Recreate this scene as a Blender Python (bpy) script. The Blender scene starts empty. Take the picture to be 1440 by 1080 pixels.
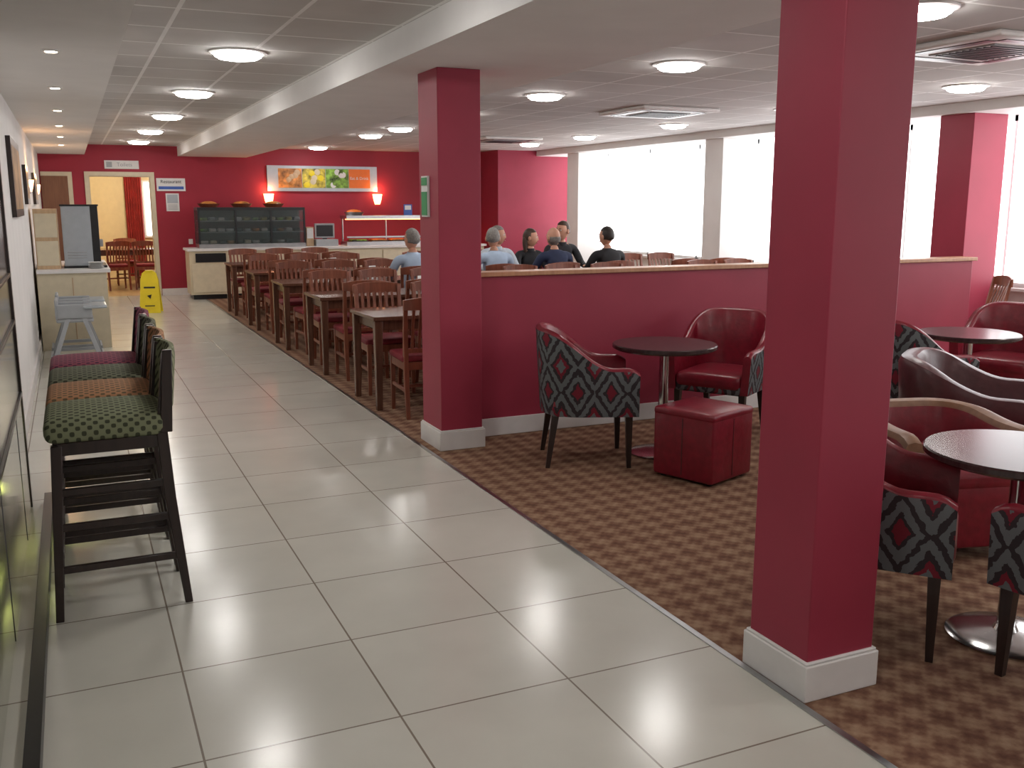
import bpy, bmesh, math, random
from mathutils import Matrix, Vector
random.seed(4)
sc = bpy.context.scene
sc.view_settings.view_transform = 'Standard'
COL = sc.collection
R = math.radians

# ------------------------------------------------------------------ materials
def newmat(name):
    m = bpy.data.materials.new(name); m.use_nodes = True
    nt = m.node_tree; b = nt.nodes['Principled BSDF']
    return m, nt, b
def setc(b, c, rough=.5, metal=0., spec=.5):
    b.inputs['Base Color'].default_value = (c[0], c[1], c[2], 1)
    b.inputs['Roughness'].default_value = rough
    b.inputs['Metallic'].default_value = metal
    b.inputs['Specular IOR Level'].default_value = spec
def N(nt, t, **kw):
    n = nt.nodes.new(t)
    for k, v in kw.items(): setattr(n, k, v)
    return n
def math_(nt, op, a, b=None, c=None):
    n = N(nt, 'ShaderNodeMath', operation=op)
    for i, x in enumerate((a, b, c)):
        if x is None: continue
        if isinstance(x, (int, float)): n.inputs[i].default_value = x
        else: nt.links.new(x, n.inputs[i])
    return n.outputs[0]
def ramp(nt, fac, stops, const=False):
    n = N(nt, 'ShaderNodeValToRGB')
    if const: n.color_ramp.interpolation = 'CONSTANT'
    e = n.color_ramp.elements
    while len(e) > len(stops): e.remove(e[-1])
    while len(e) < len(stops): e.new(1)
    for i, (p, c) in enumerate(stops):
        e[i].position = p; e[i].color = (c[0], c[1], c[2], 1)
    nt.links.new(fac, n.inputs[0]); return n.outputs[0]
def simple(name, c, rough=.5, metal=0., spec=.5, var=.12, scale=12., bump=0.):
    m, nt, b = newmat(name); setc(b, c, rough, metal, spec)
    tc = N(nt, 'ShaderNodeTexCoord'); no = N(nt, 'ShaderNodeTexNoise')
    no.inputs['Scale'].default_value = scale; no.inputs['Detail'].default_value = 4
    nt.links.new(tc.outputs['Object'], no.inputs['Vector'])
    lo = [x*(1-var) for x in c]; hi = [min(1, x*(1+var)) for x in c]
    nt.links.new(ramp(nt, no.outputs['Fac'], [(.3, lo), (.7, hi)]), b.inputs['Base Color'])
    if bump:
        bu = N(nt, 'ShaderNodeBump'); bu.inputs['Strength'].default_value = bump; bu.inputs['Distance'].default_value = .01
        nt.links.new(no.outputs['Fac'], bu.inputs['Height']); nt.links.new(bu.outputs[0], b.inputs['Normal'])
    return m
def emis(name, c, s):
    m, nt, b = newmat(name); setc(b, (.8, .8, .8), .5)
    b.inputs['Emission Color'].default_value = (c[0], c[1], c[2], 1); b.inputs['Emission Strength'].default_value = s
    return m
def wood(name, c1, c2, rough=.35, sc_=(2, 2, 14)):
    m, nt, b = newmat(name); setc(b, c1, rough)
    tc = N(nt, 'ShaderNodeTexCoord'); mp = N(nt, 'ShaderNodeMapping'); mp.inputs['Scale'].default_value = (40, 40, 3)
    nt.links.new(tc.outputs['Object'], mp.inputs[0])
    no = N(nt, 'ShaderNodeTexNoise'); no.inputs['Scale'].default_value = 1.; no.inputs['Detail'].default_value = 5
    nt.links.new(mp.outputs[0], no.inputs['Vector'])
    nt.links.new(ramp(nt, no.outputs['Fac'], [(.3, c1), (.7, c2)]), b.inputs['Base Color'])
    return m
def gridmat(name, tile, c1, c2, mortar, msize, off, rough, bumpd=.3, nvar=.1):
    m, nt, b = newmat(name); setc(b, c1, rough)
    g = N(nt, 'ShaderNodeNewGeometry'); mp = N(nt, 'ShaderNodeMapping'); mp.inputs['Location'].default_value = (-off[0], -off[1], 0)
    nt.links.new(g.outputs['Position'], mp.inputs[0])
    br = N(nt, 'ShaderNodeTexBrick'); br.offset = 0; br.squash = 1
    br.inputs['Scale'].default_value = 1; br.inputs['Brick Width'].default_value = tile; br.inputs['Row Height'].default_value = tile
    br.inputs['Mortar Size'].default_value = msize; br.inputs['Mortar Smooth'].default_value = .1
    br.inputs['Color1'].default_value = (*c1, 1); br.inputs['Color2'].default_value = (*c2, 1); br.inputs['Mortar'].default_value = (*mortar, 1)
    nt.links.new(mp.outputs[0], br.inputs['Vector'])
    no = N(nt, 'ShaderNodeTexNoise'); no.inputs['Scale'].default_value = 2.5; no.inputs['Detail'].default_value = 5
    nt.links.new(g.outputs['Position'], no.inputs['Vector'])
    mx = N(nt, 'ShaderNodeMix', data_type='RGBA', blend_type='MULTIPLY'); mx.inputs['Factor'].default_value = 1
    nt.links.new(br.outputs['Color'], mx.inputs['A'])
    nt.links.new(ramp(nt, no.outputs['Fac'], [(.3, (1-nvar,)*3), (.7, (1, 1, 1))]), mx.inputs['B'])
    nt.links.new(mx.outputs['Result'], b.inputs['Base Color'])
    bu = N(nt, 'ShaderNodeBump'); bu.inputs['Strength'].default_value = bumpd; bu.inputs['Distance'].default_value = .003; bu.invert = True
    nt.links.new(br.outputs['Fac'], bu.inputs['Height']); nt.links.new(bu.outputs[0], b.inputs['Normal'])
    return m, nt, b, br
M = {}
fm, nt, b, br = gridmat('floor_tile', .6, (.66, .65, .58), (.62, .61, .54), (.24, .20, .16), .0036, (.24, .30), .19)
b.inputs['Specular IOR Level'].default_value = .6
M['tile'] = fm
cm, nt, b, br = gridmat('ceiling_tile', .6, (.66, .635, .62), (.58, .56, .545), (.95, .94, .93), .013, (.0, .1), .8, .6)
M['ceil'] = cm
M['plaster'] = simple('white_plaster', (.78, .765, .75), .7, var=.03, scale=3)
M['red'] = simple('red_paint', (.33, .030, .062), .5, var=.06, scale=2.5, spec=.4)
M['redback'] = simple('red_paint_back', (.35, .024, .046), .55, var=.06, scale=2.5, spec=.35)
M['white'] = simple('white_gloss', (.78, .76, .75), .35, var=.03)
M['cream'] = simple('cream_laminate', (.66, .58, .42), .4, var=.05)
M['beech'] = wood('beech_wood', (.50, .34, .20), (.60, .42, .25))
M['capwood'] = wood('cap_wood', (.42, .20, .10), (.52, .27, .14))
M['chairwood'] = wood('chair_wood', (.17, .05, .027), (.28, .09, .05), .32)
M['tablewood'] = wood('table_wood', (.085, .036, .022), (.15, .065, .04), .25)
M['darkwood'] = wood('dark_wood', (.018, .011, .010), (.035, .02, .017), .28)
M['darktop'] = wood('dark_table_top', (.03, .016, .017), (.05, .028, .028), .22)
M['redleather'] = simple('red_leather', (.20, .009, .022), .32, var=.15, scale=25, bump=.15)
M['brownleather'] = simple('brown_leather', (.075, .022, .026), .3, var=.15, scale=25, bump=.15)
M['tan'] = simple('tan_leather', (.24, .12, .065), .42, var=.12, scale=25, bump=.1)
M['chrome'] = simple('chrome', (.6, .6, .6), .18, 1., var=.05)
M['steel'] = simple('brushed_steel', (.45, .46, .47), .3, 1., var=.08)
M['grey'] = simple('grey_plastic', (.36, .38, .40), .45, var=.05)
M['lgrey'] = simple('light_grey_metal', (.42, .46, .50), .32, metal=.35, var=.04)
M['black'] = simple('black_plastic', (.012, .012, .014), .3, var=.1)
M['yellow'] = simple('yellow_plastic', (.85, .68, .02), .4, var=.04)
M['orange'] = simple('orange_print', (.85, .2, .03), .5, var=.04)
M['green'] = simple('green_print', (.02, .28, .10), .5, var=.04)
M['blue'] = simple('blue_print', (.05, .12, .45), .5, var=.05)
M['paper'] = simple('white_print', (.75, .75, .74), .6, var=.03)
M['redcloth'] = simple('red_curtain', (.35, .03, .03), .8, var=.2, scale=6)
M['warmwall'] = simple('warm_wall', (.75, .63, .40), .7, var=.03)
M['brownfloor'] = simple('wood_floor', (.40, .27, .13), .35, var=.2)
M['redfabric'] = simple('red_fabric', (.20, .012, .022), .7, var=.15, scale=40)
M['doorbrown'] = wood('brown_door', (.16, .06, .03), (.22, .09, .045))
M['blind'] = emis('daylight_glow_blind', (.97, .98, 1.0), 3.4)  # emission on the blind stands in for daylight from outside
M['lamp'] = emis('lamp_diffuser', (1.0, .97, .93), 40)
M['minilamp'] = emis('downlight_diffuser', (1.0, .82, .58), 22)
M['sconce'] = emis('sconce_glass', (1.0, .40, .16), 7)
M['heat'] = emis('heat_lamp', (1.0, .35, .12), 6)
M['casegl'] = simple('case_glass', (.05, .065, .07), .1, var=.05)
M['food1'] = simple('bread_print', (.55, .22, .05), .5, var=.7, scale=9)
M['food2'] = simple('salad_print', (.60, .45, .06), .5, var=.8, scale=10)
M['food3'] = simple('lettuce_print', (.18, .34, .05), .5, var=.9, scale=11)
M['picture'] = simple('abstract_picture', (.32, .20, .10), .5, var=.6, scale=4)
M['glossbar'] = simple('dark_gloss_panel', (.20, .19, .18), .13, .85, var=.1, scale=2)
M['mirrorbar'] = simple('smoked_mirror_panel', (.62, .62, .56), .08, .95, var=.04, scale=2)
m, nt, b = newmat('smoked_glass'); setc(b, (.10, .13, .13), .03); b.inputs['Alpha'].default_value = .38
M['glass'] = m

# carpet
m, nt, b = newmat('woven_carpet'); setc(b, (.2, .1, .06), .95, spec=.1)
g = N(nt, 'ShaderNodeNewGeometry'); sp = N(nt, 'ShaderNodeSeparateXYZ')
no0 = N(nt, 'ShaderNodeTexNoise'); no0.inputs['Scale'].default_value = 60; no0.inputs['Detail'].default_value = 3
nt.links.new(g.outputs['Position'], no0.inputs['Vector'])
no1 = N(nt, 'ShaderNodeTexNoise'); no1.inputs['Scale'].default_value = 7
nt.links.new(g.outputs['Position'], no1.inputs['Vector'])
nt.links.new(g.outputs['Position'], sp.inputs[0])
k = 2*math.pi/.24
ax = math_(nt, 'SINE', math_(nt, 'MULTIPLY', math_(nt, 'ADD', sp.outputs[0], sp.outputs[1]), k))
ay = math_(nt, 'SINE', math_(nt, 'MULTIPLY', math_(nt, 'SUBTRACT', sp.outputs[0], sp.outputs[1]), k))
pr = math_(nt, 'MULTIPLY', ax, ay)
fine = math_(nt, 'MULTIPLY', math_(nt, 'SINE', math_(nt, 'MULTIPLY', sp.outputs[0], k*4)), math_(nt, 'SINE', math_(nt, 'MULTIPLY', sp.outputs[1], k*4)))
su = math_(nt, 'ADD', math_(nt, 'MULTIPLY', pr, .27), math_(nt, 'MULTIPLY', fine, .13))
su = math_(nt, 'ADD', math_(nt, 'ADD', su, .08), math_(nt, 'ADD', math_(nt, 'MULTIPLY', no0.outputs['Fac'], .5), math_(nt, 'MULTIPLY', no1.outputs['Fac'], .3)))
nt.links.new(ramp(nt, su, [(.15, (.13, .060, .042)), (.42, (.20, .108, .070)), (.62, (.28, .172, .112)), (.9, (.36, .24, .16))]), b.inputs['Base Color'])
M['carpet'] = m

# ikat fabric by uv
m, nt, b = newmat('ikat_fabric'); setc(b, (.1, .1, .1), .8, spec=.2)
tc = N(nt, 'ShaderNodeTexCoord'); sp = N(nt, 'ShaderNodeSeparateXYZ'); nt.links.new(tc.outputs['UV'], sp.inputs[0])
no = N(nt, 'ShaderNodeTexNoise'); no.inputs['Scale'].default_value = 35; nt.links.new(tc.outputs['UV'], no.inputs['Vector'])
fu = math_(nt, 'ABSOLUTE', math_(nt, 'SUBTRACT', math_(nt, 'FRACT', math_(nt, 'MULTIPLY', sp.outputs[0], 1/.20)), .5))
fv = math_(nt, 'ABSOLUTE', math_(nt, 'SUBTRACT', math_(nt, 'FRACT', math_(nt, 'MULTIPLY', sp.outputs[1], 1/.32)), .5))
d = math_(nt, 'ADD', math_(nt, 'ADD', fu, fv), math_(nt, 'MULTIPLY', math_(nt, 'SUBTRACT', no.outputs['Fac'], .5), .2))
G = (.125, .135, .14); D = (.035, .028, .031); RR = (.17, .018, .03)
nt.links.new(ramp(nt, d, [(0, RR), (.16, D), (.24, G), (.38, D), (.50, G), (.66, D), (.76, RR), (.86, G)], True), b.inputs['Base Color'])
M['ikat'] = m
def dotmat(name, c1, c2):
    m, nt, b = newmat(name); setc(b, c1, .75, spec=.2)
    tc = N(nt, 'ShaderNodeTexCoord'); sp = N(nt, 'ShaderNodeSeparateXYZ'); nt.links.new(tc.outputs['Object'], sp.inputs[0])
    k = 2*math.pi/.042
    a = math_(nt, 'SINE', math_(nt, 'MULTIPLY', math_(nt, 'ADD', sp.outputs[0], sp.outputs[2]), k)); c = math_(nt, 'SINE', math_(nt, 'MULTIPLY', sp.outputs[1], k))
    p = math_(nt, 'ADD', math_(nt, 'MULTIPLY', math_(nt, 'MULTIPLY', a, c), .5), .5)
    nt.links.new(ramp(nt, p, [(0, c2), (.33, c2), (.42, c1), (1, c1)]), b.inputs['Base Color'])
    return m
M['dotgreen'] = dotmat('green_dot_fabric', (.23, .25, .15), (.06, .065, .04))
M['dotorange'] = dotmat('orange_dot_fabric', (.46, .23, .12), (.15, .11, .06))
M['dotdark'] = dotmat('olive_dot_fabric', (.17, .18, .12), (.05, .05, .035))
M['dotred'] = dotmat('maroon_dot_fabric', (.30, .08, .12), (.11, .035, .07))

# ------------------------------------------------------------------ mesh builder
class MB:
    def __init__(s): s.v = []; s.f = []; s.m = []; s.uv = []; s.mats = []
    def mi(s, k):
        if k not in s.mats: s.mats.append(k)
        return s.mats.index(k)
    def add(s, vs, fs, mat, uvs=None, X=None):
        o = len(s.v)
        for i, p in enumerate(vs):
            p = Vector(p)
            if X is not None: p = X @ p
            s.v.append(p); s.uv.append(uvs[i] if uvs else (p.x+p.y, p.z))
        for j, f in enumerate(fs):
            s.f.append([o+i for i in f])
            s.m.append(s.mi(mat if isinstance(mat, str) else mat[j]))
    def box(s, c, sz, mat, X=None, rz=0):
        h = [x/2 for x in sz]
        vs = [Vector((sx*h[0], sy*h[1], sz_*h[2])) for sx in (-1, 1) for sy in (-1, 1) for sz_ in (-1, 1)]
        if rz: vs = [Matrix.Rotation(rz, 3, 'Z') @ v for v in vs]
        vs = [v+Vector(c) for v in vs]
        s.add(vs, [(0, 1, 3, 2), (4, 6, 7, 5), (0, 4, 5, 1), (2, 3, 7, 6), (0, 2, 6, 4), (1, 5, 7, 3)], mat, X=X)
    def bx(s, x0, x1, y0, y1, z0, z1, mat, X=None):
        s.box(((x0+x1)/2, (y0+y1)/2, (z0+z1)/2), (x1-x0, y1-y0, z1-z0), mat, X=X)
    def sweep(s, pts, sizes, mat, X=None):
        vs = []; fs = []
        for p, (a, b_) in zip(pts, sizes):
            for dx, dy in ((-1, -1), (1, -1), (1, 1), (-1, 1)): vs.append((p[0]+dx*a/2, p[1]+dy*b_/2, p[2]))
        n = len(pts)
        for i in range(n-1):
            for j in range(4):
                a = i*4+j; b2 = i*4+(j+1) % 4; fs.append((a, b2, b2+4, a+4))
        fs.append((3, 2, 1, 0)); o = (n-1)*4; fs.append((o, o+1, o+2, o+3))
        s.add(vs, fs, mat, X=X)
    def cyl(s, p1, p2, r1, r2, mat, n=16, X=None):
        p1 = Vector(p1); p2 = Vector(p2); d = (p2-p1).normalized()
        u = d.orthogonal().normalized(); w = d.cross(u); vs = []
        for p, r in ((p1, r1), (p2, r2)):
            for i in range(n):
                a = 2*math.pi*i/n; vs.append(p+u*math.cos(a)*r+w*math.sin(a)*r)
        fs = [(i, (i+1) % n, n+(i+1) % n, n+i) for i in range(n)]+[tuple(range(n))[::-1], tuple(range(n, 2*n))]
        s.add(vs, fs, mat, X=X)
    def lathe(s, c, prof, mat, n=40, X=None):
        vs = []; fs = []
        for r, z in prof:
            for i in range(n):
                a = 2*math.pi*i/n; vs.append((c[0]+r*math.cos(a), c[1]+r*math.sin(a), c[2]+z))
        for j in range(len(prof)-1):
            for i in range(n):
                fs.append((j*n+i, j*n+(i+1) % n, (j+1)*n+(i+1) % n, (j+1)*n+i))
        fs.append(tuple(range(n))[::-1]); fs.append(tuple(range((len(prof)-1)*n, len(prof)*n)))
        s.add(vs, fs, mat, X=X)
    def rbox(s, c, sz, r, mat, X=None, rz=0, puff=0):
        h = [x/2 for x in sz]; r = min(r, min(h)*.98)
        def coords(H):
            t = [-H, -H+r*.12, -H+r*.45, -H+r]
            inn = [(-H+r)+(2*(H-r))*q for q in (.25, .5, .75)]
            return t+inn+[-x for x in reversed(t)]
        cs = [coords(H) for H in h]; n = len(cs[0]); vs = []; fs = []
        for ax in range(3):
            a1, a2 = (ax+1) % 3, (ax+2) % 3
            for sg in (-1, 1):
                o = len(vs)
                for i in range(n):
                    for j in range(n):
                        p = [0, 0, 0]; p[ax] = sg*h[ax]; p[a1] = cs[a1][i]; p[a2] = cs[a2][j]
                        q = [max(-(h[t]-r), min(h[t]-r, p[t])) for t in range(3)]
                        dd = Vector([p[t]-q[t] for t in range(3)])
                        if dd.length > 0: dd = dd.normalized()*r
                        v = Vector(q)+dd
                        if puff:
                            fx = 1-(v[0]/h[0])**2; fy = 1-(v[1]/h[1])**2
                            if v[2] > 0: v[2] += puff*max(0, fx)*max(0, fy)
                        if rz: v = Matrix.Rotation(rz, 3, 'Z') @ v
                        vs.append(v+Vector(c))
                for i in range(n-1):
                    for j in range(n-1):
                        f = (o+i*n+j, o+(i+1)*n+j, o+(i+1)*n+j+1, o+i*n+j+1)
                        fs.append(f if sg > 0 else f[::-1])
        s.add(vs, fs, mat, X=X)
    def sphere(s, c, r, mat, nu=16, nv=10, X=None, fn=None):
        vs = []; fs = []
        for j in range(nv+1):
            t = math.pi*j/nv
            for i in range(nu):
                a = 2*math.pi*i/nu
                d = Vector((math.sin(t)*math.cos(a), math.sin(t)*math.sin(a), math.cos(t)))
                p = Vector((d.x*r[0], d.y*r[1], d.z*r[2]))
                if fn: p = fn(d, p)
                vs.append(Vector(c)+p)
        for j in range(nv):
            for i in range(nu):
                fs.append((j*nu+i, (j+1)*nu+i, (j+1)*nu+(i+1) % nu, j*nu+(i+1) % nu))
        s.add(vs, fs, mat, X=X)
    def mesh(s, name, angle=40):
        me = bpy.data.meshes.new(name)
        me.from_pydata([tuple(v) for v in s.v], [], s.f)
        for k_ in s.mats: me.materials.append(M[k_])
        for p, i in zip(me.polygons, s.m): p.material_index = i; p.use_smooth = True
        ul = me.uv_layers.new(name='UVMap')
        for l in me.loops: ul.data[l.index].uv = s.uv[l.vertex_index]
        bm = bmesh.new(); bm.from_mesh(me)
        bmesh.ops.remove_doubles(bm, verts=bm.verts, dist=.00005)
        bmesh.ops.recalc_face_normals(bm, faces=bm.faces)
        bm.to_mesh(me); bm.free()
        me.set_sharp_from_angle(angle=R(angle))
        return me
    def build(s, name, loc=(0, 0, 0), rz=0, bevel=0, angle=40):
        return place(s.mesh(name, angle), name, loc, rz, bevel)
def place(me, name, loc=(0, 0, 0), rz=0, bevel=0):
    o = bpy.data.objects.new(name, me); COL.objects.link(o)
    o.location = loc; o.rotation_euler = (0, 0, rz)
    if bevel:
        bv = o.modifiers.new('bevel', 'BEVEL'); bv.width = bevel; bv.segments = 2; bv.limit_method = 'ANGLE'; bv.angle_limit = R(50)
    return o
def B(name, x0, x1, y0, y1, z0, z1, mat, bevel=0):
    mb = MB(); mb.bx(x0-(x0+x1)/2, x1-(x0+x1)/2, y0-(y0+y1)/2, y1-(y0+y1)/2, z0, z1, mat)
    return mb.build(name, ((x0+x1)/2, (y0+y1)/2, 0), 0, bevel)
def text(name, body, loc, size, mat, rot=(R(90), 0, 0), parent=None):
    cu = bpy.data.curves.new(name, 'FONT'); cu.body = body; cu.size = size; cu.extrude = .001; cu.align_x = 'CENTER'; cu.align_y = 'CENTER'
    cu.materials.append(M[mat]); o = bpy.data.objects.new(name, cu); COL.objects.link(o); o.location = loc; o.rotation_euler = rot
    if parent:
        bpy.context.view_layer.update(); o.parent = parent; o.matrix_parent_inverse = parent.matrix_world.inverted()
    return o

# ------------------------------------------------------------------ room shell
Y0, YB, XL, XR, ZC, ZS = -3., 18.2, -.4, 8.9, 2.6, 2.43
B('floor', -.55, 2.04, Y0, 18.35, -.1, 0, 'tile')
B('floor_carpet', 2.04, 9.1, Y0, 18.35, -.1, .0, 'carpet')
B('trim_1', 2.03, 2.055, Y0, 17.0, 0, .004, 'steel')
B('ceiling', -.55, 9.1, Y0, 18.35, ZC, 2.75, 'ceil')
mb = MB(); mb.bx(XL, .32, Y0, YB, ZS, ZC, 'plaster'); mb.build('ceiling_soffit')
mb = MB(); mb.bx(1.82, 3.0, Y0, YB, ZS, ZC, 'plaster'); mb.build('ceiling_soffit')
mb = MB(); mb.bx(8.2, XR, Y0, 16.9, 2.5, ZC, 'plaster'); mb.build('ceiling_soffit')
B('wall_left', -.55, XL, Y0, YB, 0, ZC, 'plaster')
B('wall_front', -.55, 9.1, Y0-.15, Y0, 0, ZC, 'plaster')
DX0, DX1 = .36, 1.34
mb = MB()
mb.bx(-.55, DX0, YB, 18.35, 0, ZC, 'redback'); mb.bx(DX1, 7.4, YB, 18.35, 0, ZC, 'redback'); mb.bx(DX0, DX1, YB, 18.35, 2.08, ZC, 'redback')
mb.build('wall_back')
B('wall_back_return', 7.4, 9.1, 16.9, 18.35, 0, ZC, 'red')
mb = MB(); mb.bx(XR, 9.1, Y0, 16.9, 0, .75, 'plaster'); mb.bx(XR, 9.1, Y0, 16.9, 2.5, ZC, 'plaster'); mb.build('wall_right')
B('baseboard_back', DX1+.08, 7.4, YB-.02, YB, 0, .12, 'white')
B('baseboard_left', XL, XL+.02, 5.65, YB-.03, 0, .12, 'white')
ys = [Y0, -1.1, 3.0, 7.1, 11.2, 15.4, 16.9]
for i in range(6):
    a, c = ys[i], ys[i+1]
    mb = MB()
    nb = max(1, round((c-a)/1.37)); st = (c-a)/nb
    for j in range(nb+1):
        y = a+st*j; mb.bx(XR+.012, XR+.05, max(a, y-.04), min(c, y+.04), .75, 2.5, 'white')
    for j in range(nb): mb.bx(XR, XR+.004, a+st*j+.022, a+st*(j+1)-.022, .80, 2.5, 'blind'); mb.bx(XR-.006, XR+.01, a+st*j+.022, a+st*(j+1)-.022, .78, .80, 'white')
    mb.bx(XR+.012, XR+.05, a, c, .75, .81, 'white'); mb.bx(XR+.012, XR+.05, a, c, 2.44, 2.5, 'white'); mb.bx(XR+.08, XR+.09, a, c, .75, 2.5, 'casegl')
    mb.bx(XR-.10, XR, a, c, .72, .75, 'white')
    mb.build('window_%d' % (i+1))
for y in (-1.1, 3.0, 7.1, 11.2, 15.4):
    mt = 'red' if abs(y-7.1) < .1 else 'plaster'
    mb = MB(); mb.bx(8.3, 8.78, y, y+.42, 0, 2.5, mt); mb.bx(8.285, 8.79, y-.015, y+.435, 0, .13, 'white'); mb.build('window_column', bevel=.004)
for (x0, x1, y0, y1) in ((2.075, 2.355, 2.245, 2.535), (2.125, 2.415, 5.79, 6.15)):
    mb = MB(); mb.bx(x0, x1, y0, y1, 0, ZS, 'red')
    mb.bx(x0-.016, x1+.016, y0-.016, y1+.016, 0, .125, 'white'); mb.bx(x0-.010, x1+.010, y0-.010, y1+.010, .125, .135, 'white')
    mb.build('column', bevel=.004)
mb = MB(); mb.bx(2.11, 2.124, 5.95, 6.07, 1.52, 1.78, 'paper'); mb.bx(2.106, 2.11, 5.96, 6.06, 1.53, 1.68, 'green'); mb.bx(2.106, 2.11, 5.96, 6.06, 1.72, 1.77, 'green'); mb.build('fire_notice_sign')
mb = MB(); mb.bx(2.42, 7.2, 6.05, 6.17, 0, 1.115, 'red'); mb.bx(2.42, 7.225, 6.02, 6.20, 1.115, 1.145, 'capwood'); mb.bx(2.43, 7.215, 6.034, 6.05, 0, .125, 'white'); mb.bx(2.43, 7.215, 6.17, 6.186, 0, .125, 'white')
mb.build('wall_divider', bevel=.004)

def doorframe(x0, x1, zt, y):
    mb = MB(); t = .07
    mb.bx(x0-t, x0, y-.025, y-.001, 0, zt+t, 'cream'); mb.bx(x1, x1+t, y-.025, y-.001, 0, zt+t, 'cream'); mb.bx(x0, x1, y-.025, y-.001, zt, zt+t, 'cream')
    mb.bx(x0+.001, x0+.012, y, y+.15, 0, zt, 'cream'); mb.bx(x1-.012, x1-.001, y, y+.15, 0, zt, 'cream'); mb.bx(x0+.012, x1-.012, y, y+.15, zt-.012, zt-.001, 'cream')
    return mb
doorframe(DX0, DX1, 2.08, YB).build('door_1')
mb = MB(); mb.bx(-.38, .10, YB-.035, YB-.001, 0, 2.14, 'cream'); mb.bx(-.38, .03, YB-.045, YB-.035, 0, 2.07, 'doorbrown'); mb.bx(-.06, .0, YB-.09, YB-.045, 1.0, 1.03, 'steel'); mb.build('door_2', bevel=.003)
mb = MB(); mb.bx(-.6, 3.0, 18.35, 22.3, -.1, 0, 'brownfloor'); mb.build('floor_back_room')
mb = MB(); mb.bx(-.6, 3.0, 22.2, 22.35, 0, 2.6, 'warmwall'); mb.bx(-.75, -.6, 18.35, 22.35, 0, 2.6, 'warmwall'); mb.bx(3.0, 3.15, 18.35, 22.35, 0, 2.6, 'warmwall'); mb.bx(-.75, 3.15, 18.35, 22.35, 2.6, 2.7, 'plaster'); mb.build('wall_back_room')
mb = MB(); mb.bx(1.45, 2.4, 22.14, 22.2, .9, 2.1, 'white'); mb.bx(1.5, 1.93, 22.12, 22.14, .95, 2.05, 'blind'); mb.bx(1.97, 2.35, 22.12, 22.14, .95, 2.05, 'blind'); mb.build('window_7')
mb = MB(); vs = []
for i in range(41):
    x = 1.10+.34*i/40; y = 22.02+.03*math.sin(i*1.3)
    vs += [(x, y, .1), (x, y, 2.3)]
fs = [(2*i, 2*i+2, 2*i+3, 2*i+1) for i in range(40)]
mb.add(vs, fs, 'redcloth'); mb.cyl((1.0, 22.02, 2.32), (2.6, 22.02, 2.32), .015, .015, 'steel'); mb.build('curtain')

# ------------------------------------------------------------------ ceiling fittings
mb = MB(); mb.lathe((0, 0, 0), [(.19, 0), (.19, -.010), (.165, -.016), (.16, -.004)], 'white', 36); mb.lathe((0, 0, 0), [(.155, -.004), (.152, -.030), (.13, -.044), (.08, -.052)], 'lamp', 28); cl = mb.mesh('ceiling_light')
pos = [(1.11, y) for y in (4.33, 1.8, -.7, 6.86, 9.39, 11.92, 14.45, 16.9)]
pos += [(4.1, y) for y in (-.5, 1.7, 3.9, 6.1, 8.28, 10.4, 12.6, 14.0, 17.3)] + [(7.1, y) for y in (-.5, 1.7, 3.95, 6.19, 8.4, 10.64, 13.0, 14.9)]
for x, y in pos: place(cl, 'ceiling_light', (x, y, ZC))
mb = MB(); mb.lathe((0, 0, 0), [(.05, 0), (.05, -.006), (.036, -.01)], 'white', 24); mb.lathe((0, 0, 0), [(.034, -.009), (.03, -.012)], 'minilamp', 24); dl = mb.mesh('recessed_downlight')
for i in range(7): place(dl, 'recessed_downlight', (-.02, 4.2+1.85*i, ZS))
mb = MB(); mb.rbox((0, 0, -.02), (.95, .95, .04), .018, 'white'); mb.bx(-.25, .25, -.25, .25, -.047, -.04, 'grey')
for i in range(9): mb.bx(-.23, .23, -.22+.052*i, -.205+.052*i, -.053, -.047, 'black')
for rz in range(4):
    X = Matrix.Rotation(rz*math.pi/2, 4, 'Z'); mb.bx(-.33, .33, .33, .40, -.044, -.0395, 'black', X=X)
ac = mb.mesh('air_conditioner')
for x, y in ((5.45, 4.6), (5.9, 9.15), (6.2, 14.0)): place(ac, 'air_conditioner', (x, y, ZC))

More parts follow.
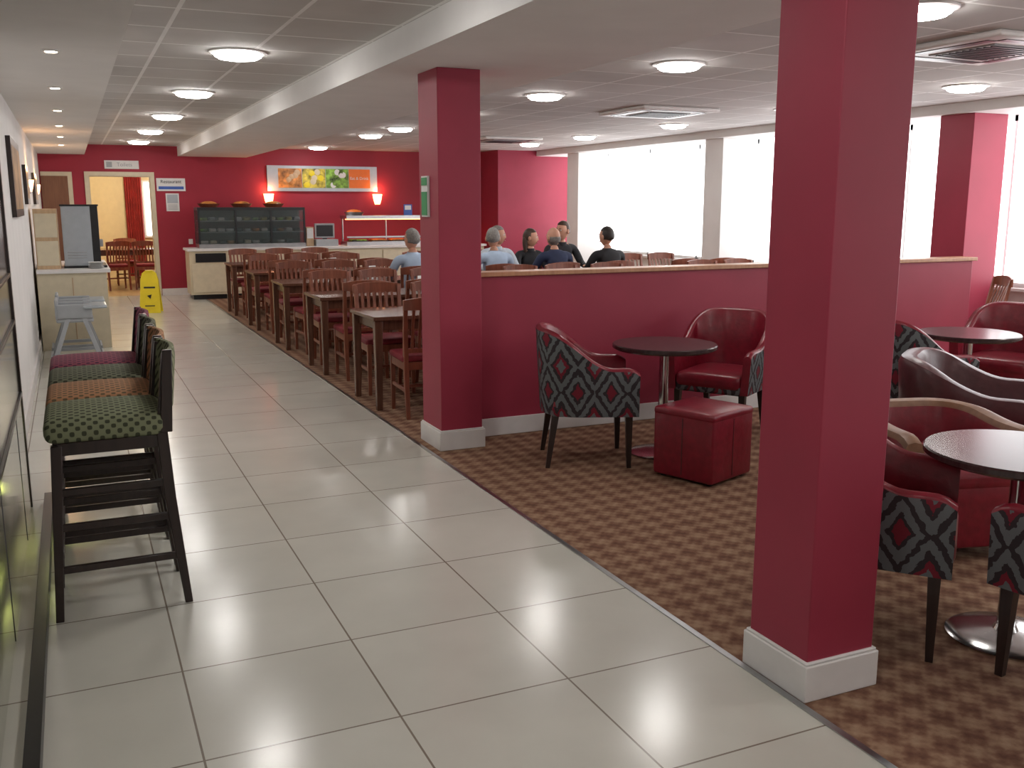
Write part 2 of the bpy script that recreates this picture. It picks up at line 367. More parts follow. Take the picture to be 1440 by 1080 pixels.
# ------------------------------------------------------------------ furniture meshes
def tubchair(outer, inner, rim, w=.58, d=.58, zb=.33, arm=.63, back=.86, t=.055, legs=True, seat=.44, flare=.03):
    mb = MB(); n = 49
    hw, hd = w/2, d/2; rc = min(hw, hd)*.8
    pts = []
    pts.append((hw, hd)); pts.append((hw, -hd+rc))
    for i in range(1, 12):
        a = -math.pi/2*i/12; pts.append((hw-rc+rc*math.cos(a), -hd+rc+rc*math.sin(a)))
    pts.append((hw-rc, -hd)); pts.append((-hw+rc, -hd))
    for i in range(1, 12):
        a = -math.pi/2-math.pi/2*i/12; pts.append((-hw+rc+rc*math.cos(a), -hd+rc+rc*math.sin(a)))
    pts.append((-hw, -hd+rc)); pts.append((-hw, hd))
    L = [0]
    for i in range(1, len(pts)): L.append(L[-1]+math.dist(pts[i], pts[i-1]))
    T = L[-1]
    def at(s_):
        for i in range(1, len(pts)):
            if s_ <= L[i]+1e-9:
                q = (s_-L[i-1])/(L[i]-L[i-1]); return Vector((pts[i-1][0]*(1-q)+pts[i][0]*q, pts[i-1][1]*(1-q)+pts[i][1]*q))
        return Vector(pts[-1])
    vs = []; uvs = []; K = 0
    for i in range(n):
        s_ = T*i/(n-1); p = at(s_); a = at(max(0, s_-.02)); c = at(min(T, s_+.02)); tg = (c-a).normalized(); nr = Vector((-tg.y, tg.x))
        if nr.dot(p) < 0: nr = -nr
        y = p.y; q = max(0, min(1, (hd*.45-y)/(d*.72))); q = q*q*(3-2*q); h = arm+(back-arm)*q
        if y > hd*.75: h -= .03*((y-hd*.75)/(hd*.25))**2
        prof = []
        for z in (zb, zb+(h-zb)*.35, zb+(h-zb)*.7, h-t*.35):
            prof.append((flare*((z-zb)/(back-zb)), z))
        fl = flare*((h-zb)/(back-zb))
        prof += [(fl-t*.15, h-.008), (fl-t*.5, h), (fl-t*.85, h-.008), (fl-t, h-t*.35), (fl*.6-t, zb+(h-zb)*.5), (-t, zb)]
        K = len(prof)
        for o_, z in prof:
            pp = p+nr*o_; vs.append((pp.x, pp.y, z)); uvs.append((s_-T/2+.095, z))
    fs = []; ms = []
    for i in range(n-1):
        for j in range(K):
            j2 = (j+1) % K; fs.append((i*K+j, (i+1)*K+j, (i+1)*K+j2, i*K+j2))
            ms.append(outer if j < 3 else rim if j < 7 else inner)
    fs.append(tuple(range(K))); ms.append(rim); fs.append(tuple(range((n-1)*K, n*K))[::-1]); ms.append(rim)
    mb.add(vs, fs, ms, uvs)
    iw = w-2*t+.01
    mb.rbox((0, t*.5, (zb+seat-.06)/2), (iw, d-t, seat-.06-zb+.02), .02, outer)
    mb.rbox((0, t*.4+.01, seat-.04), (iw, d-t*.9, .11), .04, inner, puff=.015)
    if legs:
        for sx in (-1, 1):
            mb.sweep([(sx*(hw-.05), hd-.05, 0), (sx*(hw-.055), hd-.055, zb+.02)], [(.026, .026), (.045, .045)], 'darkwood')
            mb.sweep([(sx*(hw-.07), -hd+.03, 0), (sx*(hw-.09), -hd+.08, zb+.02)], [(.026, .026), (.045, .045)], 'darkwood')
    else:
        for sx in (-1, 1):
            for sy in (-1, 1): mb.cyl((sx*(hw-.09), sy*(hd-.09), 0), (sx*(hw-.09), sy*(hd-.09), zb+.01), .02, .026, 'darkwood')
    return mb
tub = tubchair('ikat', 'redleather', 'redleather').mesh('armchair')
tubred = tubchair('redleather', 'redleather', 'redleather', w=.62, d=.6, arm=.62, back=.84, t=.07).mesh('armchair')
club = tubchair('brownleather', 'brownleather', 'brownleather', w=.74, d=.7, zb=.07, arm=.58, back=.75, t=.12, legs=False, seat=.42, flare=.05).mesh('club_armchair')
clubtan = tubchair('redleather', 'redleather', 'tan', w=.64, d=.62, zb=.07, arm=.60, back=.64, t=.095, legs=False, seat=.42, flare=.03).mesh('club_armchair')

def face(deg): return R(deg-90)
place(tub, 'patterned_armchair', (2.90, 5.24, 0), face(-22))
place(tub, 'patterned_armchair', (2.70, 2.62, 0), face(-50))
place(tub, 'patterned_armchair', (3.09, 1.91, 0), face(100))
place(tub, 'patterned_armchair', (5.15, 4.75, 0), face(-10))
place(tub, 'patterned_armchair', (4.15, 5.50, 0), face(212))
place(tubred, 'red_armchair', (6.52, 5.10, 0), face(200))
place(club, 'leather_club_armchair', (4.66, 3.84, 0), face(-55))
place(clubtan, 'tan_club_armchair', (3.68, 3.22, 0), face(-105))

def roundtable(rt):
    mb = MB()
    mb.lathe((0, 0, 0), [(.205, 0), (.208, .006), (.195, .014), (.12, .022), (.045, .032), (.036, .05)], 'chrome', 48)
    mb.cyl((0, 0, .03), (0, 0, .68), .032, .032, 'chrome', 24)
    mb.lathe((0, 0, .665), [(.10, 0), (.14, .018), (.14, .022)], 'black', 24)
    mb.lathe((0, 0, .687), [(rt-.02, 0), (rt, .012), (rt, .03), (rt-.006, .036)], 'darktop', 64)
    return mb.mesh('round_table')
rt = roundtable(.335)
for x, y in ((3.42, 5.15), (3.09, 2.31), (5.64, 4.72)): place(rt, 'round_table', (x, y, 0))
mb = MB(); mb.rbox((0, 0, .21), (.42, .42, .39), .018, 'redleather'); mb.rbox((0, 0, .40), (.425, .425, .05), .02, 'redleather', puff=.01)
for sx in (-1, 1):
    for sy in (-1, 1): mb.cyl((sx*.16, sy*.16, 0), (sx*.16, sy*.16, .02), .02, .02, 'black')
    mb.box((sx*.2105, 0, .21), (.003, .006, .34), 'brownleather'); mb.box((0, sx*.2105, .21), (.006, .003, .34), 'brownleather')
mb.build('ottoman', (3.35, 4.61, 0), R(20))

# dining chair (faces +Y)
mb = MB()
for sx in (-1, 1):
    mb.sweep([(sx*.19, .19, 0), (sx*.19, .19, .44)], [(.028, .028), (.038, .038)], 'chairwood')
    mb.sweep([(sx*.185, -.24, 0), (sx*.185, -.205, .25), (sx*.185, -.195, .45), (sx*.19, -.215, .65), (sx*.195, -.26, .90)], [(.03, .03), (.036, .04), (.036, .042), (.034, .036), (.03, .026)], 'chairwood')
    mb.bx(sx*.19-.012, sx*.19+.012, -.19, .19, .37, .43, 'chairwood'); mb.bx(sx*.19-.009, sx*.19+.009, -.2, .19, .2, .225, 'chairwood')
mb.bx(-.19, .19, .178, .202, .37, .43, 'chairwood'); mb.bx(-.19, .19, -.21, -.188, .37, .43, 'chairwood'); mb.bx(-.19, .19, -.01, .01, .2, .225, 'chairwood')
vs = []; fs = []
for i in range(13):
    x = -.215+.43*i/12; yy = -.262-.03*(1-(x/.215)**2); zt = .905+.022*(1-(x/.215)**2)
    vs += [(x, yy-.011, .83), (x, yy-.013, zt), (x, yy+.011, zt), (x, yy+.013, .83)]
for i in range(12):
    for j in range(4): fs.append((i*4+j, i*4+(j+1) % 4, (i+1)*4+(j+1) % 4, (i+1)*4+j))
fs += [(3, 2, 1, 0), (48, 49, 50, 51)]; mb.add(vs, fs, 'chairwood')
mb.bx(-.185, .185, -.212, -.19, .50, .535, 'chairwood')
for i in range(6):
    x = -.135+.054*i; c = -.03*(1-(x/.215)**2)
    mb.sweep([(x, -.2, .525), (x, -.212+c*.5, .68), (x, -.258+c, .85)], [(.024, .011)]*3, 'chairwood')
mb.rbox((0, 0, .455), (.43, .41, .05), .02, 'redfabric', puff=.012)
dchair = mb.mesh('dining_chair')

def dtable(w, d=.70):
    mb = MB(); mb.bx(-w/2, w/2, -d/2, d/2, .712, .742, 'tablewood'); e = .05
    mb.bx(-w/2+e, w/2-e, -d/2+e, -d/2+e+.02, .63, .712, 'tablewood'); mb.bx(-w/2+e, w/2-e, d/2-e-.02, d/2-e, .63, .712, 'tablewood')
    mb.bx(-w/2+e, -w/2+e+.02, -d/2+e, d/2-e, .63, .712, 'tablewood'); mb.bx(w/2-e-.02, w/2-e, -d/2+e, d/2-e, .63, .712, 'tablewood')
    for sx in (-1, 1):
        for sy in (-1, 1): mb.sweep([(sx*(w/2-.04), sy*(d/2-.04), 0), (sx*(w/2-.045), sy*(d/2-.045), .71)], [(.045, .045), (.065, .065)], 'tablewood')
    return mb.mesh('dining_table')
t18 = dtable(1.8); t12 = dtable(1.2); t22 = dtable(2.3)
mb = MB(); mb.add([(-.05, -.03, 0), (.05, -.03, 0), (.05, .03, 0), (-.05, .03, 0), (-.05, 0, .15), (.05, 0, .15)], [(0, 1, 5, 4), (2, 3, 4, 5), (0, 4, 3), (1, 2, 5), (3, 2, 1, 0)], 'paper'); menu = mb.mesh('menu_card')
def chair(x, y, up):
    j = random.uniform(-.03, .03)
    place(dchair, 'dining_chair', (x, y+j, 0), R(0 if up else 180)+random.uniform(-.07, .07), .003)
rows = [7.15, 8.9, 10.65, 12.5, 14.35]
for y in rows:
    place(t18, 'dining_table', (2.98, y+.35, 0), 0, .004); place(menu, 'menu_card', (3.2, y+.35, .7425), .4)
    for x in (2.42, 2.98, 3.54):
        if not (x > 3.5 and y == 7.15): chair(x, y-.13, True)
        chair(x, y+.83, False)
place(t22, 'dining_table', (5.35, 11.0, 0), 0, .004)
for x in (4.54, 5.34, 6.08): place(dchair, 'dining_chair', (x, 10.5, 0), 0, .003)
for x in (5.02, 5.49, 5.96): place(dchair, 'dining_chair', (x, 11.5, 0), R(180), .003)
for y in (7.15, 8.9, 12.5):
    place(t18, 'dining_table', (5.2, y+.35, 0), 0, .004)
    for x in (4.64, 5.2, 5.76): chair(x, y-.13, True); chair(x, y+.83, False)
for y in (8.9, 10.65):
    place(t12, 'dining_table', (7.4, y+.35, 0), 0, .004)
    for x in (7.12, 7.68): chair(x, y-.13, True); chair(x, y+.83, False)
for x, y, r in ((7.85, 5.5, 100), (7.9, 6.6, 60)): place(dchair, 'dining_chair', (x, y, 0), R(r), .003)
place(t12, 'dining_table', (1.0, 20.4, 0), 0, .004); place(dchair, 'dining_chair', (.75, 19.85, 0), R(10)); place(dchair, 'dining_chair', (1.3, 19.85, 0), R(-10)); place(dchair, 'dining_chair', (1.0, 21.0, 0), R(180))

# bar stools
def stool(fab):
    mb = MB()
    for sx in (-1, 1):
        mb.sweep([(sx*.185, .235, 0), (sx*.175, .195, .70)], [(.03, .03), (.04, .04)], 'darkwood')
        mb.sweep([(sx*.185, -.245, 0), (sx*.18, -.20, .45), (sx*.178, -.185, .72), (sx*.178, -.215, 1.03)], [(.03, .03), (.038, .042), (.038, .042), (.028, .026)], 'darkwood')
        for z in (.19, .36, .50): mb.bx(sx*.18-.01, sx*.18+.01, -.215, .215-.03*z, z, z+.028, 'darkwood')
        mb.bx(sx*.178-.012, sx*.178+.012, -.19, .19, .66, .71, 'darkwood')
    for z in (.25, .46): mb.bx(-.18, .18, .2, .222, z, z+.03, 'darkwood')
    mb.bx(-.18, .18, -.225, -.205, .30, .33, 'darkwood'); mb.bx(-.175, .175, .18, .205, .66, .71, 'darkwood'); mb.bx(-.175, .175, -.2, -.18, .66, .71, 'darkwood')
    mb.rbox((0, .015, .755), (.42, .44, .095), .035, fab, puff=.022)
    vs = []; fs = []; n = 11; zz = [.80, .85, .95, 1.0, 1.035, 1.042]
    K = len(zz)
    for side in (1, -1):
        for i in range(n):
            x = -.19+.38*i/(n-1); cv = -.035*(1-(x/.19)**2)
            for z in zz:
                yy = -.19-(z-.75)*.10+cv; th = .017 if z < 1.03 else .010
                vs.append((x, yy+side*th, z))
    o = n*K
    for i in range(n-1):
        for j in range(K-1):
            a = i*K+j; fs.append((a, a+1, a+K+1, a+K)); fs.append((o+a, o+a+K, o+a+K+1, o+a+1))
        fs.append((i*K, (i+1)*K, o+(i+1)*K, o+i*K)); fs.append((i*K+K-1, o+i*K+K-1, o+(i+1)*K+K-1, (i+1)*K+K-1))
    for j in range(K-1):
        fs.append((j, o+j, o+j+1, j+1)); a = (n-1)*K+j; fs.append((a, a+1, o+a+1, o+a))
    mb.add(vs, fs, fab)
    for sx in (-1, 1): mb.sweep([(sx*.195, -.200, .72), (sx*.195, -.222, 1.045)], [(.02, .046), (.018, .036)], 'darkwood')
    return mb
for i, fab in enumerate(('dotgreen', 'dotorange', 'dotdark', 'dotred')):
    stool(fab).build('bar_stool', (.085, 4.11+.455*i, 0), R(90), .003)

# left bar panels
mb = MB(); mb.bx(XL+.001, -.305, .2, 5.6, .62, 2.2, 'glossbar'); mb.bx(XL+.001, -.30, .2, 5.6, 0, .62, 'mirrorbar')
mb.bx(XL+.001, -.295, 5.57, 5.62, 0, 2.2, 'darkwood'); mb.bx(XL+.001, -.29, .2, 5.62, 2.2, 2.23, 'darkwood')
for z in (.62, 1.0, 1.24): mb.bx(-.305, -.292, .2, 5.57, z, z+.015, 'black')
for y in (1.4, 2.6, 3.8, 5.0): mb.bx(-.302, -.298, y, y+.008, 0, .62, 'black')
mb.bx(-.235, -.19, .2, 5.62, 0, .06, 'black'); mb.build('bar_counter', bevel=.003)

for (y0, y1, z0, z1) in ((8.5, 9.9, 1.5, 2.12), (11.2, 11.8, 1.6, 2.0), (14.0, 15.0, 1.6, 2.0)):
    mb = MB(); mb.bx(XL+.001, XL+.035, y0, y1, z0, z1, 'darkwood'); mb.bx(XL+.035, XL+.037, y0+.06, y1-.06, z0+.06, z1-.06, 'picture'); mb.build('picture_frame', bevel=.003)
def sconce(f=1.):
    mb = MB(); mb.rbox((0, -.012, 0), (.1, .02, .16), .008, 'steel')
    vs = []; fs = []; n = 14
    for z, r in ((-.08, .05), (.0, .075), (.11, .095)):
        for i in range(n+1):
            a = math.pi+math.pi*i/n; vs.append((r*f*math.cos(a), r*f*math.sin(a)*.9-.005, z*f))
    for j in range(2):
        for i in range(n): fs.append((j*(n+1)+i, j*(n+1)+i+1, (j+1)*(n+1)+i+1, (j+1)*(n+1)+i))
    fs.append(tuple(range(n+1))); mb.add(vs, fs, 'sconce'); return mb.mesh('sconce_light')
sco = sconce(); sco2 = sconce(.7)
for x in (3.37, 5.43): place(sco, 'sconce_light', (x, YB, 1.68))
for y in (12.6, 15.6): place(sco2, 'sconce_light', (XL, y, 1.8), R(90))
def pl(loc, col, e, r=.06):
    l = bpy.data.lights.new('point_bulb', 'POINT'); l.energy = e; l.color = col; l.shadow_soft_size = r
    o = bpy.data.objects.new('point_bulb', l); COL.objects.link(o); o.location = loc
for x in (3.37, 5.43): pl((x, YB-.14, 1.86), (1, .42, .18), 5)
for y in (12.6, 15.6): pl((XL+.14, y, 2.0), (1, .55, .25), 4)
pl((1.2, 20.2, 2.3), (1, .86, .6), 85, .15)  # bare point light for the back room's warm light, no sconce here
pl((-.16, 4.9, .3), (.9, 1., .25), .9, .03)  # bare point light added for the yellow-green glow at the bar base

# signs
mb = MB(); mb.bx(.62, 1.17, YB-.03, YB-.001, 2.20, 2.34, 'paper'); mb.bx(.65, .74, YB-.032, YB-.03, 2.225, 2.315, 'grey'); s_ = mb.build('exit_sign'); text('exit_text', 'Toilets', (.94, YB-.034, 2.27), .09, 'grey', parent=s_)
mb = MB(); mb.bx(1.44, 1.92, YB-.02, YB-.001, 1.83, 2.05, 'paper'); mb.bx(1.47, 1.89, YB-.022, YB-.02, 1.86, 1.91, 'blue'); s_ = mb.build('notice_sign'); text('notice_text', 'Restaurant', (1.68, YB-.022, 1.99), .08, 'black', parent=s_)
mb = MB(); mb.bx(1.58, 1.80, YB-.012, YB-.001, 1.48, 1.79, 'paper'); mb.bx(1.60, 1.78, YB-.014, YB-.012, 1.62, 1.77, 'lgrey')
for i in range(4): mb.bx(1.61, 1.77, YB-.014, YB-.012, 1.51+.025*i, 1.52+.025*i, 'grey')
mb.build('notice_poster')
mb = MB(); mb.bx(3.35, 5.42, YB-.05, YB-.001, 1.84, 2.30, 'lgrey')
for k_, (a, c) in enumerate(((3.55, 3.98), (3.99, 4.42), (4.43, 4.86), (4.87, 5.28))):
    mb.bx(a, c, YB-.058, YB-.05, 1.90, 2.25, ('food1', 'food2', 'food3', 'orange')[k_])
random.seed(2)
for a, mt, mt2 in ((3.55, 'food1', 'beech'), (3.99, 'yellow', 'cream'), (4.43, 'food3', 'paper')):
    for i in range(7):
        x = a+.07+.29*random.random(); z = 1.95+.24*random.random(); mb.cyl((x, YB-.058, z), (x, YB-.062-.001*i, z), .055, .035, mt if i % 2 else mt2, 14)
s_ = mb.build('menu_board'); text('board_text', 'Eat & Drink', (5.07, YB-.06, 2.08), .075, 'paper', parent=s_)
mb = MB(); mb.bx(1.92, 1.99, YB-.02, YB-.001, .9, .99, 'paper'); mb.build('socket')

# ------------------------------------------------------------------ servery
mb = MB(); mb.bx(1.8, 7.2, 17.12, 17.72, .08, .82, 'cream'); mb.bx(1.84, 7.16, 17.16, 17.7, 0, .08, 'black'); mb.bx(1.77, 7.23, 17.06, 17.75, .82, .86, 'white')
for i in range(8):
    x0 = 1.83+.672*i
    mb.bx(x0, x0+.64, 17.10, 17.12, .12, .60 if i == 0 else .78, 'cream'); mb.bx(x0+.55, x0+.57, 17.085, 17.10, .42, .54, 'steel')
mb.bx(1.9, 2.4, 17.10, 17.119, .63, .78, 'black'); mb.build('servery_counter', bevel=.003)
mb = MB()
mb.bx(1.98, 3.80, 17.18, 17.68, .86, .93, 'steel'); mb.bx(1.98, 3.80, 17.18, 17.68, 1.50, 1.55, 'black')
for x in (1.98, 2.59, 3.19, 3.77): mb.bx(x, x+.03, 17.18, 17.21, .93, 1.50, 'black'); mb.bx(x, x+.03, 17.65, 17.68, .93, 1.50, 'black')
for z in (1.12, 1.31): mb.bx(1.99, 3.79, 17.22, 17.65, z, z+.015, 'steel')
mb.bx(2.0, 3.78, 17.66, 17.67, .93, 1.50, 'black'); mb.bx(2.0, 3.78, 17.19, 17.195, .93, 1.50, 'glass')
mb.bx(1.98, 1.985, 17.2, 17.66, .93, 1.5, 'glass')
random.seed(7)
for z in (.93, 1.135, 1.325):
    for i in range(12):
        x = 2.1+.145*i
        if random.random() < .75:
            if i % 3: mb.rbox((x, 17.45, z+.03), (.11, .2, .06), .02, random.choice(('cream', 'paper', 'food2', 'grey', 'casegl', 'lgrey')))
            else: mb.lathe((x, 17.42, z), [(.05, 0), (.07, .02), (.065, .05)], random.choice(('paper', 'food3', 'food1')), 16)
mb.build('display_cabinet')
mb = MB()
for x in (2.2, 2.75, 3.3): mb.lathe((x, 17.42, 1.552), [(.13, 0), (.19, .06), (.18, .06), (.12, .02)], 'chairwood', 20); mb.sphere((x, 17.42, 1.61), (.14, .12, .045), 'food1', 12, 8)
mb.build('bread_basket')
mb = MB(); mb.bx(4.0, 4.4, 17.25, 17.6, .86, .98, 'grey'); mb.box((4.2, 17.45, 1.13), (.36, .05, .26), 'grey'); mb.bx(4.05, 4.35, 17.415, 17.425, 1.03, 1.23, 'black'); mb.bx(4.16, 4.24, 17.43, 17.47, .98, 1.1, 'black'); mb.build('cash_till', bevel=.004)
mb = MB(); mb.bx(3.85, 3.98, 17.35, 17.55, .86, 1.2, 'beech'); mb.bx(3.86, 3.97, 17.34, 17.35, 1.0, 1.18, 'paper'); mb.build('condiment_box')
mb = MB(); mb.bx(4.55, 7.0, 17.2, 17.66, .86, .93, 'steel'); mb.bx(4.55, 7.0, 17.2, 17.66, 1.34, 1.40, 'steel'); mb.bx(4.6, 6.95, 17.35, 17.5, 1.325, 1.34, 'heat')
for x in (4.57, 5.4, 6.2, 6.95): mb.cyl((x+.015, 17.63, .92), (x+.015, 17.63, 1.35), .015, .015, 'steel')
for i in range(6): mb.bx(4.65+.38*i, 4.98+.38*i, 17.26, 17.6, .93, .945, 'black'); mb.rbox((4.81+.38*i, 17.43, .95), (.28, .28, .04), .015, random.choice(('food1', 'food2', 'orange', 'food3')))
mb.bx(4.55, 7.0, 17.195, 17.2, 1.0, 1.03, 'steel'); mb.build('heated_gantry')
mb = MB(); mb.bx(5.7, 5.86, 17.4, 17.42, 1.40, 1.60, 'blue'); mb.bx(5.72, 5.84, 17.397, 17.4, 1.50, 1.58, 'paper'); mb.build('promo_card')
mb = MB(); mb.lathe((4.75, 17.42, 1.402), [(.15, 0), (.18, .06), (.17, .06)], 'steel'); mb.sphere((4.75, 17.42, 1.46), (.14, .14, .05), 'orange', 12, 8); mb.build('fruit_bowl')

# ------------------------------------------------------------------ drinks station, left
mb = MB(); mb.bx(XL+.03, .34, 11.75, 13.6, 0, .85, 'cream'); mb.bx(XL+.03, .38, 11.71, 13.64, .85, .89, 'white'); mb.bx(-.02, -.01, 11.745, 11.75, .1, .8, 'beech'); mb.build('drinks_counter', bevel=.004)
mb = MB(); mb.bx(-.08, .22, 12.0, 12.6, .915, 1.58, 'lgrey'); mb.bx(.22, .30, 12.0, 12.6, .915, 1.58, 'black'); mb.bx(.30, .304, 12.1, 12.5, 1.3, 1.52, 'grey'); mb.bx(.30, .34, 12.2, 12.4, 1.12, 1.2, 'steel'); mb.bx(-.09, .36, 11.98, 12.62, .89, .915, 'black'); mb.bx(-.09, .31, 11.98, 12.62, 1.58, 1.6, 'black')
for z in (1.0, 1.03, 1.06): mb.bx(-.04, .16, 11.996, 12.0, z, z+.012, 'grey')
mb.build('coffee_machine', bevel=.006)
mb = MB(); mb.bx(-.36, -.12, 11.9, 12.5, .89, 1.55, 'beech'); mb.bx(-.35, -.13, 11.895, 11.9, 1.24, 1.5, 'cream'); mb.bx(-.35, -.13, 11.895, 11.9, .93, 1.2, 'cream'); mb.build('cup_dispenser', bevel=.004)
mb = MB()
for i in range(6): mb.lathe((.24, 11.84, .89+.012*i), [(.05, 0), (.085, .012), (.083, .013), (.05, .004)], 'paper', 24)
mb.build('plate_stack')
mb = MB() # grey high chair
for sx in (-1, 1):
    mb.sweep([(sx*.26, .24, 0), (sx*.15, .08, .5)], [(.035, .045), (.035, .045)], 'grey'); mb.sweep([(sx*.26, -.24, 0), (sx*.15, -.06, .5)], [(.035, .045), (.035, .045)], 'grey')
    mb.bx(sx*.225-.015, sx*.225+.015, -.19, .19, .12, .15, 'grey'); mb.rbox((sx*.165, 0, .56), (.03, .32, .14), .012, 'grey')
mb.rbox((0, 0, .47), (.34, .34, .04), .015, 'grey'); mb.rbox((0, -.16, .58), (.34, .03, .2), .014, 'grey'); mb.rbox((0, .19, .60), (.42, .22, .03), .014, 'lgrey')
mb.bx(-.22, .22, .225, .245, .1, .13, 'grey'); mb.bx(-.22, .22, -.245, -.225, .1, .13, 'grey'); hc = mb.mesh('high_chair')
place(hc, 'high_chair', (-.02, 11.2, 0), R(-90), .003); place(hc, 'high_chair', (-.02, 10.55, 0), R(-90), .003)
# wet floor sign
mb = MB()
for sg in (-1, 1):
    X = Matrix.Translation((0, sg*.13, 0)) @ Matrix.Rotation(R(12*sg), 4, 'X')
    mb.sweep([(0, 0, 0), (0, 0, .5), (0, 0, .60), (0, 0, .63)], [(.30, .014), (.25, .014), (.20, .014), (.12, .014)], 'yellow', X=X)
    if sg < 0:
        mb.bx(-.08, .08, -.009, -.007, .37, .395, 'black', X=X); mb.cyl((0, -.009, .25), (0, -.007, .25), .04, .04, 'black', 3, X=X); mb.bx(-.07, .07, -.009, -.007, .1, .115, 'black', X=X)
mb.box((0, 0, .615), (.1, .05, .03), 'yellow'); mb.build('wet_floor_sign', (1.03, 15.4, 0), R(-12))

# ------------------------------------------------------------------ people
def skin2(pts, edges, radii, root=0, sub=2):
    bm = bmesh.new(); lay = bm.verts.layers.skin.verify(); bv = []
    for i, p in enumerate(pts):
        v = bm.verts.new(p); r = radii[i]; v[lay].radius = r if isinstance(r, tuple) else (r, r); v[lay].use_root = (i == root); bv.append(v)
    for a, c in edges: bm.edges.new((bv[a], bv[c]))
    me = bpy.data.meshes.new('tmp'); bm.to_mesh(me); bm.free(); o = bpy.data.objects.new('tmp', me); COL.objects.link(o)
    md = o.modifiers.new('s', 'SKIN'); md.use_smooth_shade = True; sb = o.modifiers.new('u', 'SUBSURF'); sb.levels = sub; sb.render_levels = sub
    bpy.context.view_layer.update(); dg = bpy.context.evaluated_depsgraph_get(); m2 = bpy.data.meshes.new_from_object(o.evaluated_get(dg))
    vs = [v.co.copy() for v in m2.vertices]; fs = [tuple(p.vertices) for p in m2.polygons]
    bpy.data.objects.remove(o); bpy.data.meshes.remove(me); bpy.data.meshes.remove(m2)
    return vs, fs
M['skin'] = simple('skin', (.58, .30, .20), .5, var=.06); M['lips'] = simple('lips', (.45, .14, .12), .5); M['eye'] = simple('eye_white', (.7, .7, .7), .3)
M['hairgrey'] = simple('grey_hair', (.20, .185, .17), .6, var=.3, scale=60); M['hairdark'] = simple('dark_hair', (.02, .013, .01), .5, var=.3, scale=60)
M['hairbrown'] = simple('brown_hair', (.055, .028, .016), .5, var=.3, scale=60)
M['trousers'] = simple('dark_trousers', (.02, .022, .03), .8)
M['sh_blue'] = simple('light_blue_shirt', (.38, .48, .62), .75, var=.08); M['sh_navy'] = simple('navy_jumper', (.02, .03, .075), .8); M['sh_black'] = simple('black_jacket', (.015, .015, .018), .8); M['sh_white'] = simple('pale_shirt', (.55, .62, .70), .75, var=.08)
def person(name, loc, deg, shirt, hair, style='short', turn=0, scale=1., female=False, lean=0.):
    mb = MB(); sw = .165 if female else .19
    P = [(0, -.04, .535), (0, -.06, .68), (0, -.06+lean*.4, .85), (0, -.03+lean*.7, .97), (0, -.01+lean, 1.05), (0, .01+lean, 1.12)]
    rad = [(.155, .115), (.14, .10), (.16, .11), (.12, .085), (.052, .052), (.05, .05)]; E = [(0, 1), (1, 2), (2, 3), (3, 4), (4, 5)]
    lab = {(0, 1): shirt, (1, 2): shirt, (2, 3): shirt, (3, 4): shirt, (4, 5): 'skin'}
    hands = []
    for sx in (-1, 1):
        o = len(P)
        P += [(sx*sw, -.03+lean*.7, .985), (sx*(sw+.055), .07+lean*.5, .80), (sx*(sw+.02), .22, .775), (sx*(sw-.04), .34, .782)]; rad += [.062, .048, .038, .028]
        E += [(3, o), (o, o+1), (o+1, o+2), (o+2, o+3)]
        for e in E[-4:]: lab[e] = shirt
        hands.append(Vector(P[o+3]))
        o = len(P)
        P += [(sx*.10, .03, .535), (sx*.13, .42, .53), (sx*.13, .43, .30), (sx*.13, .42, .09), (sx*.13, .56, .035)]; rad += [.088, .062, .055, .042, .036]
        E += [(0, o), (o, o+1), (o+1, o+2), (o+2, o+3), (o+3, o+4)]
        for e in E[-5:]: lab[e] = 'trousers'
        lab[E[-1]] = 'black'
    vs, fs = skin2(P, E, rad, 0, 2)
    Pv = [Vector(p) for p in P]; ms = []
    for f in fs:
        c = sum((vs[i] for i in f), Vector())/len(f); best = None
        for e in E:
            a, d_ = Pv[e[0]], Pv[e[1]]; ab = d_-a; t = max(0, min(1, (c-a).dot(ab)/ab.length_squared)); dd = (c-(a+ab*t)).length
            if best is None or dd < best[0]: best = (dd, e)
        ms.append(lab[best[1]])
    mb.add(vs, fs, ms)
    for h_, sx in zip(hands, (-1, 1)):
        pts = [h_, h_+Vector((-sx*.01, .04, -.004)), h_+Vector((-sx*.015, .085, -.006))]; rr = [(.024, .018), (.034, .014), (.034, .013)]; ee = [(0, 1), (1, 2)]
        for q, ln in enumerate((.055, .068, .074, .064)):
            b0 = h_+Vector((-sx*.012+(q-1.5)*.020*sx, .088, -.006))
            v, f = skin2([h_+Vector((-sx*.012+(q-1.5)*.016*sx, .07, -.005)), b0+Vector((0, .012, 0)), b0+Vector((0, .012+ln*.45, .002)), b0+Vector((0, .012+ln*.95, -.016))], [(0, 1), (1, 2), (2, 3)], [.009, .0095, .0085, .007], 0, 1); mb.add(v, f, 'skin')
        v, f = skin2(pts, ee, rr, 0, 1); mb.add(v, f, 'skin')
        v, f = skin2([h_+Vector((-sx*.012, .02, 0)), h_+Vector((-sx*.045, .05, -.004)), h_+Vector((-sx*.055, .085, -.008))], [(0, 1), (1, 2)], [.012, .011, .008], 0, 1); mb.add(v, f, 'skin')
    X = Matrix.Translation((0, .025+lean, 1.205)) @ Matrix.Rotation(R(turn), 4, 'Z')
    def hf(d, p):
        p = p.copy()
        if d.z < 0: k2 = 1+d.z*.30; p.x *= k2; p.y *= (1+d.z*.18); p.y += -d.z*.015
        if d.y > .2 and abs(d.z) < .5: p.y -= .012*(1-abs(d.x))*(.5-abs(d.z))
        nx = abs(d.x)
        if d.y > .6 and nx < .22 and -.35 < d.z < .15: p.y += .024*(1-nx/.22)*(.4+(.15-d.z))
        return p
    mb.sphere((0, 0, 0), (.076, .096, .118), 'skin', 32, 24, X=X, fn=hf)
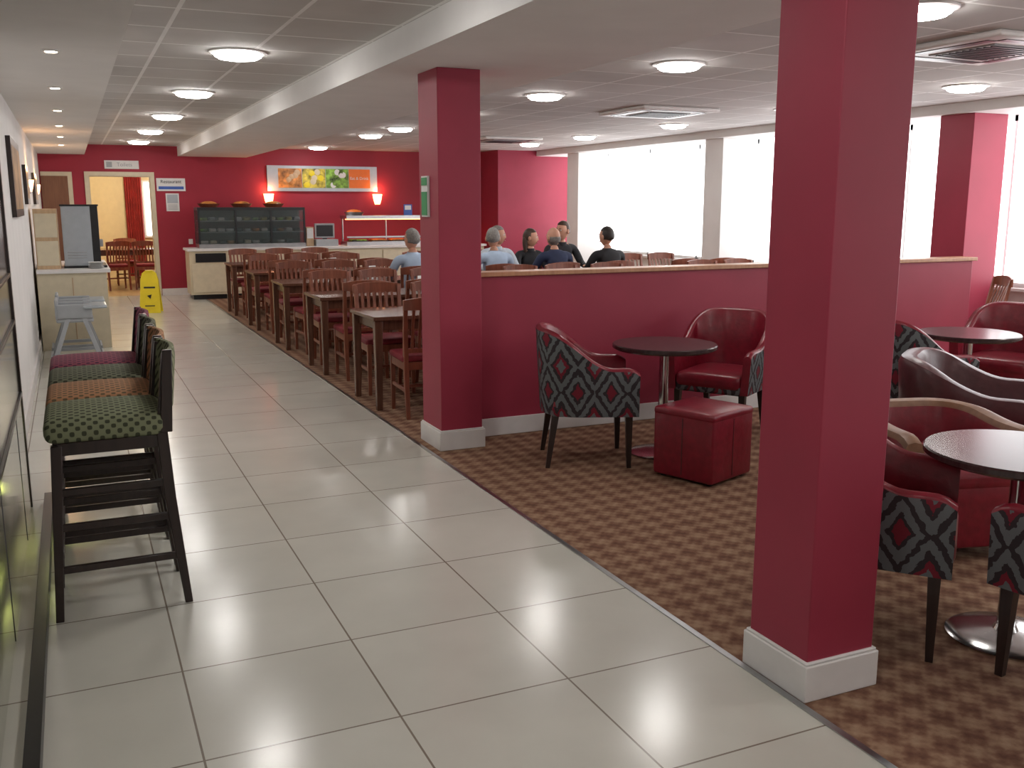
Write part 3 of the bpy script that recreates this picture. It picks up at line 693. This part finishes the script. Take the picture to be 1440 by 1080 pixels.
    for sx in (-1, 1):
        mb.sphere((sx*.080, -.008, -.008), (.012, .02, .032), 'skin', 10, 8, X=X); mb.sphere((sx*.03, .082, .008), (.013, .008, .008), 'eye', 10, 8, X=X); mb.sphere((sx*.03, .089, .008), (.0055, .004, .0055), 'black', 8, 6, X=X)
        mb.box((sx*.03, .092, .028), (.03, .006, .006), 'hairgrey' if hair == 'hairgrey' else 'hairdark', X=X)
    mb.sphere((0, .088, -.062), (.024, .009, .008), 'lips', 12, 8, X=X)
    if style != 'bald':
        def hr(d, p):
            p = p.copy()
            if d.y > .15 and d.z < .55: s2 = max(.80, 1-(d.y-.15)*1.2); return p*min(s2, .90)
            if d.z < -.35: return Vector((p.x*.7, p.y*.85, max(p.z, -.06)))
            return p
        mb.sphere((0, -.008, .012), (.084, .103, .119), hair, 32, 20, X=X, fn=hr)
        if style == 'long':
            v, f = skin2([(0, -.05, .05), (0, -.075, -.04), (0, -.075, -.14), (0, -.06, -.23)], [(0, 1), (1, 2), (2, 3)], [(.07, .05), (.085, .05), (.08, .035), (.05, .02)], 0, 2); mb.add(v, f, hair, X=X)
    else:
        def hb(d, p):
            if d.z > .12 or d.z < -.5 or d.y > .2: return p*.88
            return p
        mb.sphere((0, -.004, 0), (.080, .099, .118), hair, 32, 20, X=X, fn=hb)
    mb.lathe((0, .0+lean, 1.035), [(.068, -.015), (.062, .03), (.058, .03), (.060, -.01)], shirt, 20)
    o = mb.build(name, loc, R(deg-90)); o.scale = (scale,)*3
    return o
person('seated_man', (4.54, 10.50, 0), 90, 'sh_blue', 'hairgrey', turn=-25)
person('seated_man', (5.34, 10.50, 0), 90, 'sh_navy', 'hairgrey', 'bald', turn=12)
person('seated_man', (6.08, 10.50, 0), 90, 'sh_black', 'hairdark', turn=20)
person('seated_man', (5.02, 11.50, 0), 270, 'sh_white', 'hairgrey', turn=60)
person('seated_woman', (5.49, 11.50, 0), 270, 'sh_black', 'hairbrown', 'long', turn=60, female=True, scale=.97)
person('seated_man', (5.96, 11.50, 0), 270, 'sh_black', 'hairbrown', turn=-65, scale=1.04)
person('seated_man', (3.54, 10.52, 0), 90, 'sh_blue', 'hairgrey', turn=20)

# ------------------------------------------------------------------ world, camera
w = bpy.data.worlds.new('world'); sc.world = w; w.use_nodes = True
w.node_tree.nodes['Background'].inputs[0].default_value = (.85, .9, 1, 1); w.node_tree.nodes['Background'].inputs[1].default_value = 1.0
cam = bpy.data.cameras.new('camera'); co = bpy.data.objects.new('camera', cam); COL.objects.link(co)
co.location = (0, 0, 1.6); co.rotation_euler = (R(90-10.6), 0, R(-24.46)); cam.lens = 33.75; cam.sensor_width = 36; cam.clip_start = .05
sc.camera = co
